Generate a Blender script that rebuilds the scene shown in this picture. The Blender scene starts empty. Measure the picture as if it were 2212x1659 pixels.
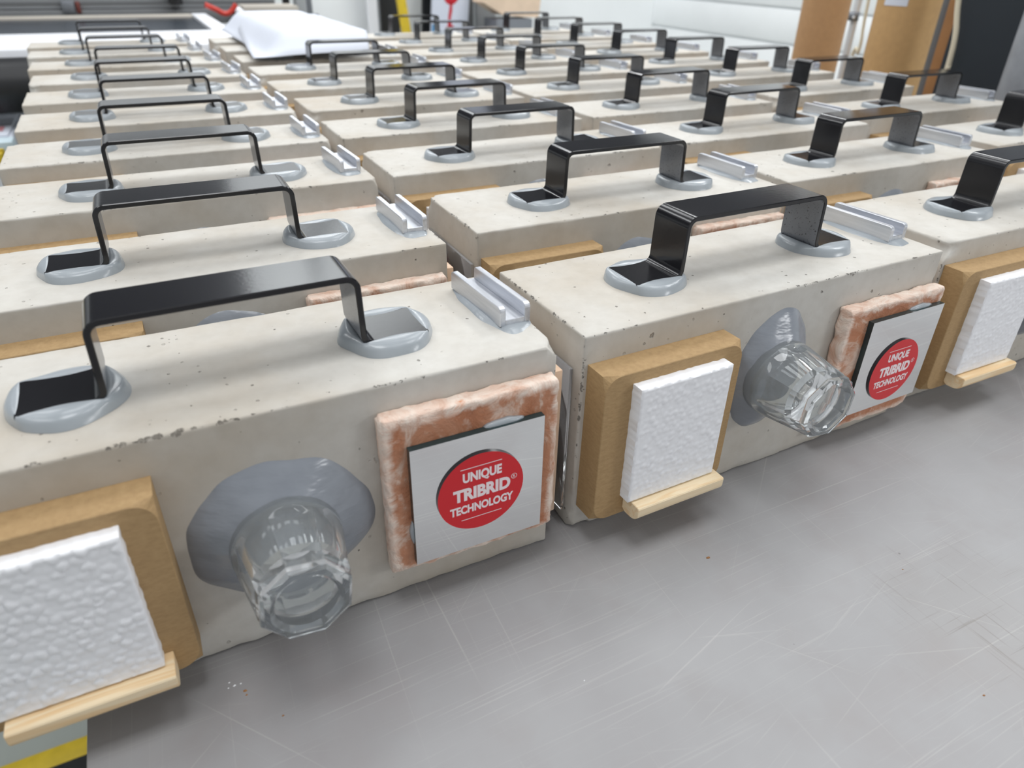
import bpy, bmesh, math, random
from mathutils import Vector, Matrix, noise

sc = bpy.context.scene
COL = sc.collection
PI = math.pi

# ------------------------------------------------------------------ camera
cam_data = bpy.data.cameras.new('camera')
cam = bpy.data.objects.new('camera', cam_data)
COL.objects.link(cam)
cam.matrix_world = (Matrix.Translation((-0.17009, -0.27467, 0.30607))
                    @ Matrix.Rotation(-0.474957, 4, 'Z') @ Matrix.Rotation(1.024745, 4, 'X') @ Matrix.Rotation(0.020585, 4, 'Z'))
cam_data.sensor_fit = 'HORIZONTAL'
cam_data.sensor_width = 36.0
cam_data.lens = 36.0 * 1534.586 / 2212.0
cam_data.clip_start = 0.01
cam_data.dof.use_dof = True
cam_data.dof.focus_distance = 0.44
cam_data.dof.aperture_fstop = 9.0
sc.camera = cam

# ------------------------------------------------------------------ world, lights, exposure
world = bpy.data.worlds.new('workshop_surroundings')
sc.world = world
world.use_nodes = True
bg = world.node_tree.nodes['Background']
bg.inputs[0].default_value = (0.95, 0.97, 1.0, 1)
bg.inputs[1].default_value = 0.52


def area(name, loc, size, power, color=(0.975, 0.99, 1.0), target=None):
    d = bpy.data.lights.new(name, 'AREA')
    d.shape = 'RECTANGLE'
    d.size, d.size_y = size
    d.energy = power
    d.color = color
    o = bpy.data.objects.new(name, d)
    o.location = loc
    if target is not None:
        o.rotation_euler = (Vector(target) - Vector(loc)).to_track_quat('-Z', 'Y').to_euler()
    COL.objects.link(o)
    return o


for x, y, z, p in ((-1.25, -0.15, 1.85, 5), (-0.2, -0.15, 1.85, 9), (0.8, -0.1, 1.85, 6), (1.9, 0.1, 1.85, 13),
                   (-1.25, 0.9, 1.85, 5), (-0.2, 0.9, 1.85, 4.5), (0.8, 0.9, 1.85, 4.5), (1.9, 1.2, 1.85, 14),
                   (-1.0, 2.0, 1.85, 7), (0.3, 2.0, 1.85, 6), (1.6, 2.0, 1.85, 13),
                   (1.35, -1.3, 0.75, 16)):  # last entry: added low fill lamp at front right, brightens the block fronts
    area('ceiling_and_fill_light', (x, y, z), (0.6, 0.6), p)
area('added_wall_light', (0.55, 2.80, 1.95), (0.9, 0.15), 30, target=(0.62, 3.3, 0.75))  # added lamp, brightens the back wall that the handle tops reflect

sc.view_settings.view_transform = 'Standard'
sc.view_settings.look = 'None'
sc.view_settings.gamma = 1.0
sc.view_settings.use_curve_mapping = False
sc.view_settings.exposure = -0.05
sc.cycles.use_denoising = True
sc.cycles.max_bounces = 16
sc.cycles.transmission_bounces = 16


# ------------------------------------------------------------------ materials
def srgb(r, g, b):
    f = lambda c: c / 12.92 if c <= 0.04045 else ((c + 0.055) / 1.055) ** 2.4
    return (f(r / 255), f(g / 255), f(b / 255), 1)


class NT:
    def __init__(self, name, rough=0.5, metal=0.0, color=(0.5, 0.5, 0.5, 1)):
        self.m = bpy.data.materials.new(name)
        self.m.use_nodes = True
        self.t = self.m.node_tree
        self.b = self.t.nodes['Principled BSDF']
        self.b.inputs['Roughness'].default_value = rough
        self.b.inputs['Metallic'].default_value = metal
        self.b.inputs['Base Color'].default_value = color
        self.m.diffuse_color = color

    def n(self, typ, **kw):
        nd = self.t.nodes.new(typ)
        for k, v in kw.items():
            if k.startswith('i_'):
                nd.inputs[k[2:].replace('_', ' ')].default_value = v
            else:
                setattr(nd, k, v)
        return nd

    def l(self, a, b):
        self.t.links.new(a, b)

    def coords(self, scale=(1, 1, 1), rand=True, rot=(0, 0, 0)):
        tc = self.n('ShaderNodeTexCoord')
        mp = self.n('ShaderNodeMapping')
        mp.inputs['Scale'].default_value = scale
        mp.inputs['Rotation'].default_value = rot
        if rand:
            oi = self.n('ShaderNodeObjectInfo')
            mu = self.n('ShaderNodeVectorMath', operation='MULTIPLY')
            mu.inputs[1].default_value = (7.3, 3.1, 5.7)
            self.l(oi.outputs['Random'], mu.inputs[0])
            ad = self.n('ShaderNodeVectorMath', operation='ADD')
            self.l(tc.outputs['Object'], ad.inputs[0])
            self.l(mu.outputs[0], ad.inputs[1])
            self.l(ad.outputs[0], mp.inputs['Vector'])
        else:
            self.l(tc.outputs['Object'], mp.inputs['Vector'])
        return mp.outputs[0]

    def noise(self, vec, scale, detail=4, rough=0.55, dist=0.0):
        nd = self.n('ShaderNodeTexNoise')
        nd.inputs['Scale'].default_value = scale
        nd.inputs['Detail'].default_value = detail
        nd.inputs['Roughness'].default_value = rough
        nd.inputs['Distortion'].default_value = dist
        self.l(vec, nd.inputs['Vector'])
        return nd.outputs['Fac']

    def ramp(self, fac, stops):
        r = self.n('ShaderNodeValToRGB')
        els = r.color_ramp.elements
        while len(els) < len(stops):
            els.new(0.5)
        for e, (p, c) in zip(els, stops):
            e.position = p
            e.color = c if len(c) == 4 else (*c, 1)
        self.l(fac, r.inputs[0])
        return r.outputs[0]

    def maprange(self, fac, a, b, c=0.0, d=1.0):
        r = self.n('ShaderNodeMapRange')
        for i, v in zip((1, 2, 3, 4), (a, b, c, d)):
            r.inputs[i].default_value = v
        self.l(fac, r.inputs[0])
        return r.outputs[0]

    def math(self, op, a, b=None, clamp=False):
        r = self.n('ShaderNodeMath', operation=op)
        r.use_clamp = clamp
        for i, v in enumerate((a, b)):
            if v is None:
                continue
            if isinstance(v, (int, float)):
                r.inputs[i].default_value = v
            else:
                self.l(v, r.inputs[i])
        return r.outputs[0]

    def mix(self, fac, a, b):
        r = self.n('ShaderNodeMix', data_type='RGBA')
        for s, v in ((0, fac), (6, a), (7, b)):
            if isinstance(v, (int, float)):
                r.inputs[s].default_value = v
            elif isinstance(v, tuple):
                r.inputs[s].default_value = v
            else:
                self.l(v, r.inputs[s])
        return r.outputs[2]

    def color(self, c):
        self.l(c, self.b.inputs['Base Color'])

    def bump(self, h, strength=0.3, dist=0.001, prev=None):
        b = self.n('ShaderNodeBump')
        b.inputs['Strength'].default_value = strength
        b.inputs['Distance'].default_value = dist
        self.l(h, b.inputs['Height'])
        if prev is not None:
            self.l(prev, b.inputs['Normal'])
        self.l(b.outputs[0], self.b.inputs['Normal'])
        return b.outputs[0]


M = {}


def plain(name, col, rough=0.5, metal=0.0, grain=0.0, scale=40):
    t = NT(name, rough, metal, col)
    if grain:
        f = t.noise(t.coords(), scale, 4)
        dk = tuple(c * (1 - grain) for c in col[:3]) + (1,)
        lt = tuple(min(1, c * (1 + grain)) for c in col[:3]) + (1,)
        t.color(t.ramp(f, [(0.3, dk), (0.7, lt)]))
    M[name] = t.m
    return t


# concrete with bug holes and pitted edges
t = NT('concrete', 0.75)
v = t.coords()
f1 = t.noise(v, 9, 5, 0.6)
f2 = t.noise(v, 120, 3, 0.6)
f3 = t.noise(v, 26, 5, 0.65)
c1 = t.ramp(f1, [(0.30, srgb(188, 179, 165)), (0.52, srgb(199, 195, 187)), (0.72, srgb(209, 207, 201))])
c2 = t.mix(t.maprange(f3, 0.50, 0.75, 0, 0.40), c1, srgb(186, 180, 169))
c3 = t.mix(t.maprange(f2, 0.42, 0.72, 0, 0.13), c2, srgb(146, 139, 128))
holes = None
clus = t.noise(v, 11, 2)
for sc_, thr, pw, dk, dst, c0 in ((70, 0.30, 5.0, 0.55, 1.1, 0.56), (120, 0.22, 8.0, 0.8, 0.6, 0.30), (300, 0.30, 7.0, 1.0, 0.4, 0.42)):
    vo = t.n('ShaderNodeTexVoronoi')
    vo.inputs['Scale'].default_value = sc_
    dv = t.n('ShaderNodeVectorMath', operation='MULTIPLY_ADD')
    nz = t.n('ShaderNodeTexNoise')
    nz.inputs['Scale'].default_value = sc_ * 2.2
    t.l(v, nz.inputs['Vector'])
    t.l(nz.outputs['Color'], dv.inputs[0])
    dv.inputs[1].default_value = (dst / sc_,) * 3
    t.l(v, dv.inputs[2])
    t.l(dv.outputs[0], vo.inputs['Vector'])
    sx = t.n('ShaderNodeSeparateColor')
    t.l(vo.outputs['Color'], sx.inputs[0])
    rad = t.math('MULTIPLY', t.math('POWER', sx.outputs[0], pw), thr)
    m_ = t.maprange(t.math('SUBTRACT', vo.outputs['Distance'], rad), 0.0, -0.06)
    m_ = t.math('MULTIPLY', m_, t.maprange(sx.outputs[1], 0.45, 0.70))
    m_ = t.math('MULTIPLY', t.math('MULTIPLY', m_, dk), t.maprange(clus, c0, c0 + 0.06))
    holes = m_ if holes is None else t.math('MAXIMUM', holes, m_)
# distance to the nearest edge of the 0.295 x 0.0996 x 0.135 beam: the second smallest face distance
tg = t.n('ShaderNodeTexCoord')
sg = t.n('ShaderNodeSeparateXYZ')
t.l(tg.outputs['Object'], sg.inputs[0])
fd = []
for k, dim in enumerate((0.295, 0.0996, 0.135)):
    fd.append(t.math('SUBTRACT', dim / 2, t.math('ABSOLUTE', t.math('SUBTRACT', sg.outputs[k], dim / 2))))
lo = t.math('MINIMUM', fd[0], fd[1])
hi = t.math('MAXIMUM', fd[0], fd[1])
ed = t.math('MAXIMUM', lo, t.math('MINIMUM', hi, fd[2]))
en = t.math('ADD', t.math('MULTIPLY', t.noise(v, 230, 4, 0.7), 0.010), t.math('MULTIPLY', t.noise(v, 24, 2), 0.006))
pit = t.maprange(t.math('SUBTRACT', en, ed), 0.0083, 0.0095)
holes = t.math('MAXIMUM', holes, pit)
edgel = t.maprange(ed, 0.006, 0.0, 0.0, 0.25)
c3 = t.mix(t.math('MULTIPLY', edgel, t.noise(v, 60, 3)), c3, srgb(150, 140, 124))
t.color(t.mix(t.math('MULTIPLY', holes, 0.66), c3, srgb(86, 79, 70)))
nb = t.bump(f2, 0.14, 0.0006)
t.bump(t.math('MULTIPLY', holes, -1.0), 0.9, 0.0016, nb)
M['concrete'] = t.m

# black gloss powder coat, and its thin coated underside
t = NT('black_gloss_paint', 0.16, 0.0, (0.010, 0.010, 0.012, 1))
t.bump(t.noise(t.coords(), 420, 2), 0.06, 0.0004)
M['black_gloss_paint'] = t.m
t = NT('thin_overspray', 0.22, 0.0, srgb(82, 85, 90))
v = t.coords()
f = t.noise(v, 900, 3)
t.color(t.mix(t.maprange(f, 0.62, 0.68), srgb(112, 115, 121), srgb(34, 34, 36)))
M['thin_overspray'] = t.m

# grey sealant
t = NT('grey_sealant', 0.22, 0.0, srgb(152, 158, 164))
v = t.coords()
t.color(t.ramp(t.noise(v, 30, 3), [(0.3, srgb(152, 159, 164)), (0.7, srgb(166, 172, 177))]))
t.bump(t.noise(t.coords((1, 3, 1)), 90, 3), 0.25, 0.0008)
M['grey_sealant'] = t.m
t = NT('smeared_sealant', 0.2, 0.0, srgb(136, 141, 148))
v = t.coords()
t.color(t.ramp(t.noise(v, 24, 4), [(0.3, srgb(126, 131, 139)), (0.7, srgb(146, 151, 158))]))
t.bump(t.noise(t.coords((1, 1, 2.5)), 45, 3), 0.4, 0.002)
M['smeared_sealant'] = t.m

# aluminium
t = NT('brushed_aluminium', 0.4, 1.0, srgb(216, 219, 224))
v = t.coords((60, 4, 60))
f = t.noise(v, 6, 4)
t.color(t.ramp(f, [(0.3, srgb(198, 201, 207)), (0.7, srgb(222, 224, 229))]))
t.l(t.maprange(f, 0.3, 0.7, 0.34, 0.48), t.b.inputs['Roughness'])
M['brushed_aluminium'] = t.m

# fibreboard
t = NT('fibreboard', 0.75)
f = t.noise(t.coords((1, 1, 3)), 260, 5, 0.7)
g = t.noise(t.coords(), 14, 3)
c = t.ramp(f, [(0.25, srgb(158, 129, 90)), (0.5, srgb(172, 142, 100)), (0.78, srgb(182, 153, 111))])
c = t.mix(t.maprange(g, 0.4, 0.7, 0, 0.12), c, srgb(160, 128, 88))
t.color(c)
t.bump(f, 0.15, 0.0005)
M['fibreboard'] = t.m

# pine
t = NT('pale_pine', 0.55)
f = t.noise(t.coords((3, 40, 40)), 3.0, 4, 0.5, 1.2)
c = t.ramp(f, [(0.3, srgb(234, 208, 168)), (0.5, srgb(243, 224, 190)), (0.62, srgb(234, 200, 152)), (0.8, srgb(246, 230, 198))])
t.color(c)
t.bump(t.noise(t.coords((4, 90, 90)), 6, 3), 0.1, 0.0004)
M['pale_pine'] = t.m
t = NT('peach_wood', 0.6)
f = t.noise(t.coords((30, 30, 2)), 4.0, 4, 0.5, 0.6)
t.color(t.ramp(f, [(0.3, srgb(226, 192, 162)), (0.7, srgb(238, 210, 184))]))
M['peach_wood'] = t.m

# polystyrene
t = NT('white_polystyrene', 0.5, 0.0, srgb(242, 243, 246))
t.b.inputs['Subsurface Weight'].default_value = 0.25
t.b.inputs['Subsurface Radius'].default_value = (0.003, 0.003, 0.003)
t.bump(t.noise(t.coords(), 500, 2), 0.15, 0.0003)
M['white_polystyrene'] = t.m

# tumbled terracotta
t = NT('tumbled_terracotta', 0.62)
tc = t.n('ShaderNodeTexCoord')
sx = t.n('ShaderNodeSeparateXYZ')
t.l(tc.outputs['Generated'], sx.inputs[0])
ex = t.math('ABSOLUTE', t.math('SUBTRACT', sx.outputs[0], 0.5))
ez = t.math('ABSOLUTE', t.math('SUBTRACT', sx.outputs[2], 0.5))
edge = t.math('MAXIMUM', ex, ez)
v = t.coords()
n1 = t.noise(v, 55, 6, 0.7, 0.8)
n2 = t.noise(v, 22, 5, 0.65, 1.5)
n3 = t.noise(v, 160, 4, 0.6)
e1 = t.math('ADD', edge, t.math('MULTIPLY', t.math('SUBTRACT', n1, 0.5), 0.12))
em = t.maprange(e1, 0.440, 0.475)
body = t.ramp(n2, [(0.25, srgb(158, 100, 70)), (0.45, srgb(184, 122, 88)), (0.56, srgb(192, 138, 108)), (0.64, srgb(216, 188, 170)), (0.74, srgb(190, 134, 102))])
body = t.mix(t.maprange(n3, 0.58, 0.72, 0, 0.5), body, srgb(222, 198, 182))
rim = t.ramp(n1, [(0.3, srgb(202, 156, 130)), (0.45, srgb(226, 198, 180)), (0.6, srgb(238, 222, 208)), (0.75, srgb(214, 150, 112))])
t.color(t.mix(em, body, rim))
nb = t.bump(n3, 0.35, 0.0008)
t.bump(n1, 0.8, 0.0025, nb)
M['tumbled_terracotta'] = t.m

plain('mirror_silver', (0.92, 0.93, 0.93, 1), 0.015, 1.0)
plain('mirror_edge', srgb(40, 56, 58), 0.12)
plain('red_print', srgb(212, 30, 40), 0.35)
plain('disc_edge', srgb(26, 20, 24), 0.3)
plain('white_print', srgb(246, 232, 234), 0.4)

t = NT('clear_glass', 0.0, 0.0, (0.91, 0.945, 0.955, 1))
t.b.inputs['Transmission Weight'].default_value = 0.91
t.b.inputs['IOR'].default_value = 1.48
M['clear_glass'] = t.m
t = NT('clear_acrylic', 0.03, 0.0, (0.96, 0.97, 0.98, 1))
t.b.inputs['Transmission Weight'].default_value = 0.9
t.b.inputs['IOR'].default_value = 1.3
M['clear_acrylic'] = t.m

# scratched grey table board
t = NT('scratched_grey_board', 0.42)
v0 = t.coords(rand=False)
base = t.ramp(t.noise(v0, 5, 5, 0.6), [(0.3, srgb(149, 144, 144)), (0.5, srgb(155, 154, 155)), (0.7, srgb(162, 162, 163))])
base = t.mix(t.maprange(t.noise(v0, 16, 4, 0.6), 0.5, 0.75, 0, 0.35), base, srgb(144, 137, 135))
cur = base
hts = None
for ang, sc1, sc2, lo, hi, amt, off in ((0.0, 360, 1.6, 0.67, 0.74, 0.50, 0.0), (0.02, 620, 4, 0.62, 0.72, 0.34, 3.1), (-0.04, 800, 9, 0.62, 0.72, 0.30, 8.3),
                                      (PI / 2, 340, 1.5, 0.70, 0.76, 0.42, 1.7), (PI / 2 + 0.05, 560, 5, 0.67, 0.76, 0.30, 5.1),
                                      (0.9, 420, 4, 0.71, 0.78, 0.40, 2.2), (-0.7, 400, 4.5, 0.71, 0.78, 0.40, 4.4), (0.35, 480, 8, 0.70, 0.78, 0.40, 6.4), (-0.28, 520, 9, 0.70, 0.78, 0.38, 9.4)):
    mp = t.n('ShaderNodeMapping')
    t.l(v0, mp.inputs['Vector'])
    mp.inputs['Location'].default_value = (off, off, off)
    mp.inputs['Rotation'].default_value = (0, 0, ang)
    mp2 = t.n('ShaderNodeMapping')
    t.l(mp.outputs[0], mp2.inputs['Vector'])
    mp2.inputs['Scale'].default_value = (sc2, sc1, 1)
    f = t.noise(mp2.outputs[0], 1.0, 2, 0.5)
    m_ = t.math('MULTIPLY', t.maprange(f, lo, hi), t.maprange(t.noise(mp.outputs[0], 7, 3), 0.38, 0.62))
    cur = t.mix(t.math('MULTIPLY', m_, amt * 0.75), cur, srgb(200, 197, 194))
# a patch of dark knife marks and a few specks
mp = t.n('ShaderNodeMapping')
t.l(v0, mp.inputs['Vector'])
mp.inputs['Location'].default_value = (-0.185, 0.158, 0)
ln = t.n('ShaderNodeVectorMath', operation='LENGTH')
t.l(mp.outputs[0], ln.inputs[0])
patch = t.maprange(t.math('ADD', ln.outputs['Value'], t.math('MULTIPLY', t.noise(v0, 40, 3), 0.05)), 0.095, 0.045)
for ang in (0.0, PI / 2):
    mp3 = t.n('ShaderNodeMapping')
    t.l(v0, mp3.inputs['Vector'])
    mp3.inputs['Rotation'].default_value = (0, 0, ang)
    mp4 = t.n('ShaderNodeMapping')
    t.l(mp3.outputs[0], mp4.inputs['Vector'])
    mp4.inputs['Scale'].default_value = (14, 420, 1)
    f = t.noise(mp4.outputs[0], 1.0, 3, 0.6)
    cur = t.mix(t.math('MULTIPLY', t.math('MULTIPLY', patch, t.maprange(f, 0.60, 0.70)), 0.45), cur, srgb(112, 106, 98))
cur = t.mix(t.math('MULTIPLY', patch, 0.12), cur, srgb(150, 146, 136))
vo = t.n('ShaderNodeTexVoronoi')
vo.inputs['Scale'].default_value = 38
t.l(v0, vo.inputs['Vector'])
sx = t.n('ShaderNodeSeparateColor')
t.l(vo.outputs['Color'], sx.inputs[0])
rad = t.math('MULTIPLY', t.math('POWER', sx.outputs[0], 7.0), 0.055)
spk = t.maprange(t.math('SUBTRACT', vo.outputs['Distance'], rad), 0.0, -0.02)
cur = t.mix(t.math('MULTIPLY', spk, 0.7), cur, srgb(70, 62, 54))
t.color(cur)
M['scratched_grey_board'] = t.m

plain('white_wall_paint', srgb(236, 239, 240), 0.7, 0, 0.02, 6)
plain('dark_for_reflections', srgb(70, 72, 76), 0.8, 0, 0.1, 3)  # for the unseen bands added to darken reflections in the handles
plain('workshop_floor_grey', srgb(160, 166, 160), 0.6, 0, 0.06, 4)
plain('yellow_edging', srgb(206, 178, 40), 0.6, 0, 0.12, 30)
plain('black_rubber', srgb(34, 36, 36), 0.8, 0, 0.2, 60)
plain('paper_white', srgb(216, 221, 232), 0.7)
plain('machine_white', srgb(238, 240, 245), 0.4)
plain('dark_bed', srgb(38, 46, 56), 0.25, 0, 0.3, 6)
plain('machine_grey', srgb(172, 175, 178), 0.4, 0.2, 0.06, 5)
plain('machine_dark_grey', srgb(108, 110, 112), 0.5, 0, 0.08, 5)
plain('machine_beige', srgb(178, 172, 162), 0.6, 0, 0.06, 5)
plain('red_plastic', srgb(186, 48, 34), 0.4)
plain('dull_red', srgb(104, 50, 44), 0.5)
plain('black_plastic', srgb(24, 25, 28), 0.4)
plain('navy_plastic', srgb(36, 46, 78), 0.4)
plain('black_vinyl', srgb(28, 29, 32), 0.42)
plain('kraft_card', srgb(196, 158, 108), 0.75, 0, 0.05, 90)
plain('kraft_card_dark', srgb(184, 144, 102), 0.75, 0, 0.05, 90)
plain('brown_board', srgb(156, 110, 66), 0.7, 0, 0.08, 20)
plain('navy_black_board', srgb(32, 40, 48), 0.6, 0, 0.06, 10)
plain('cream_foam', srgb(222, 212, 188), 0.7)
plain('grey_plastic_wrap', srgb(150, 154, 160), 0.35, 0, 0.2, 18)
plain('peach_card', srgb(224, 200, 176), 0.7, 0, 0.12, 10)
plain('poster_blue_white', srgb(206, 212, 226), 0.5)
plain('crimson_print', srgb(192, 28, 46), 0.5)
plain('sky_blue_print', srgb(70, 140, 190), 0.5)
plain('pale_blue_board', srgb(206, 224, 232), 0.5)
plain('pink_print', srgb(206, 140, 146), 0.6)
plain('steel_pole', srgb(214, 216, 218), 0.35, 0.3)
plain('metal_grey', srgb(126, 130, 136), 0.4, 0.5)


# ------------------------------------------------------------------ mesh helpers
def mesh(name, verts, faces, mats, smooth=False, fmat=None):
    me = bpy.data.meshes.new(name)
    me.from_pydata([tuple(v) for v in verts], [], faces)
    for m in (mats if isinstance(mats, (list, tuple)) else [mats]):
        me.materials.append(M[m])
    if fmat:
        for p, i in zip(me.polygons, fmat):
            p.material_index = i
    if smooth:
        for p in me.polygons:
            p.use_smooth = True
    me.update()
    return me


def fix(me):
    bm = bmesh.new()
    bm.from_mesh(me)
    bmesh.ops.recalc_face_normals(bm, faces=bm.faces)
    bm.to_mesh(me)
    bm.free()
    return me


def sharp(me, ang=35):
    me.set_sharp_from_angle(angle=math.radians(ang))
    return me


def obj(name, me, parent=None, loc=(0, 0, 0), rot=(0, 0, 0)):
    o = bpy.data.objects.new(name, me)
    o.location = loc
    o.rotation_euler = rot
    if parent:
        o.parent = parent
    COL.objects.link(o)
    return o


def tag(o, label, cat, group=None):
    o['label'] = label
    o['category'] = cat
    if group:
        o['group'] = group
    return o


def struct(o):
    o['kind'] = 'structure'
    return o


def empty(name, loc, rotz=0.0):
    o = bpy.data.objects.new(name, None)
    o.empty_display_size = 0.05
    o.location = loc
    o.rotation_euler = (0, 0, rotz)
    COL.objects.link(o)
    return o


def box_bm(bm, x0, x1, y0, y1, z0, z1):
    vs = [bm.verts.new((x, y, z)) for x in (x0, x1) for y in (y0, y1) for z in (z0, z1)]
    for f in ((0, 1, 3, 2), (4, 6, 7, 5), (0, 4, 5, 1), (2, 3, 7, 6), (0, 2, 6, 4), (1, 5, 7, 3)):
        bm.faces.new([vs[i] for i in f])


def box_me(name, boxes, mat, bevel=0.0, seg=2):
    bm = bmesh.new()
    for b in boxes:
        box_bm(bm, *b)
    bmesh.ops.recalc_face_normals(bm, faces=bm.faces)
    if bevel:
        bmesh.ops.bevel(bm, geom=bm.edges[:], offset=bevel, segments=seg, affect='EDGES', profile=0.5)
    me = bpy.data.meshes.new(name)
    bm.to_mesh(me)
    bm.free()
    me.materials.append(M[mat])
    if bevel:
        for p in me.polygons:
            p.use_smooth = True
        sharp(me, 40)
    return me


def prism_me(name, outline, axis, a0, a1, mat, bevel=0.0, smooth=False):
    """outline: 2D points; axis 'x' -> (y,z) points swept in x; 'y' -> (x,z); 'z' -> (x,y)"""
    n = len(outline)
    mk = {'x': lambda p, a: (a, p[0], p[1]), 'y': lambda p, a: (p[0], a, p[1]), 'z': lambda p, a: (p[0], p[1], a)}[axis]
    vs = [mk(p, a0) for p in outline] + [mk(p, a1) for p in outline]
    fs = [(i, (i + 1) % n, n + (i + 1) % n, n + i) for i in range(n)] + [tuple(range(n)), tuple(range(n, 2 * n))]
    me = fix(mesh(name, vs, fs, mat))
    if bevel:
        bm = bmesh.new()
        bm.from_mesh(me)
        bmesh.ops.bevel(bm, geom=bm.edges[:], offset=bevel, segments=2, affect='EDGES')
        bm.to_mesh(me)
        bm.free()
    if smooth or bevel:
        for p in me.polygons:
            p.use_smooth = True
        sharp(me, 40)
    return me


def axis_steps(length, step, r):
    near = [0, r * 0.3, r * 0.65, r, r * 1.7]
    mid0, mid1 = near[-1], length - near[-1]
    n = max(1, round((mid1 - mid0) / step))
    return near[:-1] + [mid0 + (mid1 - mid0) * i / n for i in range(n + 1)] + [length - v for v in reversed(near[:-1])]


def rough_box(name, dims, mat, r=0.003, step=0.005, seed=0, wob=0.0002, chip=0.7, cfreq=60, bott=1.0, ripple=0.0, broken=()):
    """Box with rounded, irregular, chipped edges, corner at the origin."""
    S = [axis_steps(d, step, r) for d in dims]
    idx = {}
    vs, fs = [], []
    sd = Vector((seed * 3.7, seed * 1.9, seed * 5.3))

    def V(i, j, k):
        key = (i, j, k)
        if key in idx:
            return idx[key]
        p = Vector((S[0][i], S[1][j], S[2][k]))
        nz = noise.noise(p * cfreq + sd) * 0.6 + noise.noise(p * cfreq * 2.7 + sd) * 0.4
        rr = r * (1.0 + chip * nz + chip * 1.6 * max(0.0, noise.noise(p * cfreq * 0.35 + sd) - 0.25))
        rr = max(rr, r * 0.25)
        if p.z < 0.03:
            rr *= bott
        q = Vector([min(max(p[a], rr), dims[a] - rr) for a in range(3)])
        d = p - q
        if d.length > 1e-9:
            nax = sum(1 for a in range(3) if abs(d[a]) > 1e-7)
            if nax > 1:
                p = q + d.normalized() * rr
        w = wob * noise.noise(p * 18 + sd)
        if ripple:
            w += ripple * noise.noise(p * 150 + sd)
        c = Vector([dims[a] / 2 for a in range(3)])
        dd = [abs(p[a] - c[a]) / dims[a] for a in range(3)]
        a = dd.index(max(dd))
        p[a] += w * (1 if p[a] > c[a] else -1)
        for K, rad_ in broken:
            dist = (p - Vector(K)).length
            lim = rad_ * (0.75 + 0.5 * noise.noise(p * 90 + sd))
            if dist < lim:
                p += (c - Vector(K)).normalized() * (lim - dist) * 0.55
                p += Vector((noise.noise(p * 160), noise.noise(p * 160 + sd), noise.noise(p * 150 - sd))) * 0.0012
        idx[key] = len(vs)
        vs.append(p)
        return idx[key]

    n = [len(s) - 1 for s in S]
    for i in range(n[0]):
        for j in range(n[1]):
            fs.append((V(i, j, 0), V(i, j + 1, 0), V(i + 1, j + 1, 0), V(i + 1, j, 0)))
            fs.append((V(i, j, n[2]), V(i + 1, j, n[2]), V(i + 1, j + 1, n[2]), V(i, j + 1, n[2])))
    for i in range(n[0]):
        for k in range(n[2]):
            fs.append((V(i, 0, k), V(i + 1, 0, k), V(i + 1, 0, k + 1), V(i, 0, k + 1)))
            fs.append((V(i, n[1], k), V(i, n[1], k + 1), V(i + 1, n[1], k + 1), V(i + 1, n[1], k)))
    for j in range(n[1]):
        for k in range(n[2]):
            fs.append((V(0, j, k), V(0, j, k + 1), V(0, j + 1, k + 1), V(0, j + 1, k)))
            fs.append((V(n[0], j, k), V(n[0], j + 1, k), V(n[0], j + 1, k + 1), V(n[0], j, k + 1)))
    return mesh(name, vs, fs, mat, smooth=True)


def cyl_me(name, r, h, mat, seg=32, axis='z', bevel=0.0):
    pts = [(r * math.cos(2 * PI * i / seg), r * math.sin(2 * PI * i / seg)) for i in range(seg)]
    me = prism_me(name, pts, axis, 0, h, mat)
    for p in me.polygons:
        p.use_smooth = True
    return sharp(me, 40)


def tube_me(name, pts, r, mat, seg=8, closed_ends=True):
    pts = [Vector(p) for p in pts]
    vs, fs = [], []
    for i, p in enumerate(pts):
        d = (pts[min(i + 1, len(pts) - 1)] - pts[max(i - 1, 0)]).normalized()
        a = d.cross(Vector((0.31, 0.22, 0.93))).normalized()
        b = d.cross(a)
        for k in range(seg):
            an = 2 * PI * k / seg
            vs.append(p + r * (a * math.cos(an) + b * math.sin(an)))
    for i in range(len(pts) - 1):
        for k in range(seg):
            fs.append((i * seg + k, i * seg + (k + 1) % seg, (i + 1) * seg + (k + 1) % seg, (i + 1) * seg + k))
    fs.append(tuple(range(seg)))
    fs.append(tuple(range((len(pts) - 1) * seg, len(pts) * seg)))
    me = fix(mesh(name, vs, fs, mat, smooth=True))
    return me


def smooth_path(ctrl, n=8):
    """Catmull-Rom through control points"""
    c = [Vector(p) for p in ctrl]
    out = []
    for i in range(len(c) - 1):
        p0, p1, p2, p3 = c[max(i - 1, 0)], c[i], c[i + 1], c[min(i + 2, len(c) - 1)]
        for k in range(n):
            u = k / n
            out.append(0.5 * ((2 * p1) + (p2 - p0) * u + (2 * p0 - 5 * p1 + 4 * p2 - p3) * u * u + (3 * p1 - p0 - 3 * p2 + p3) * u ** 3))
    out.append(c[-1])
    return out


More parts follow.
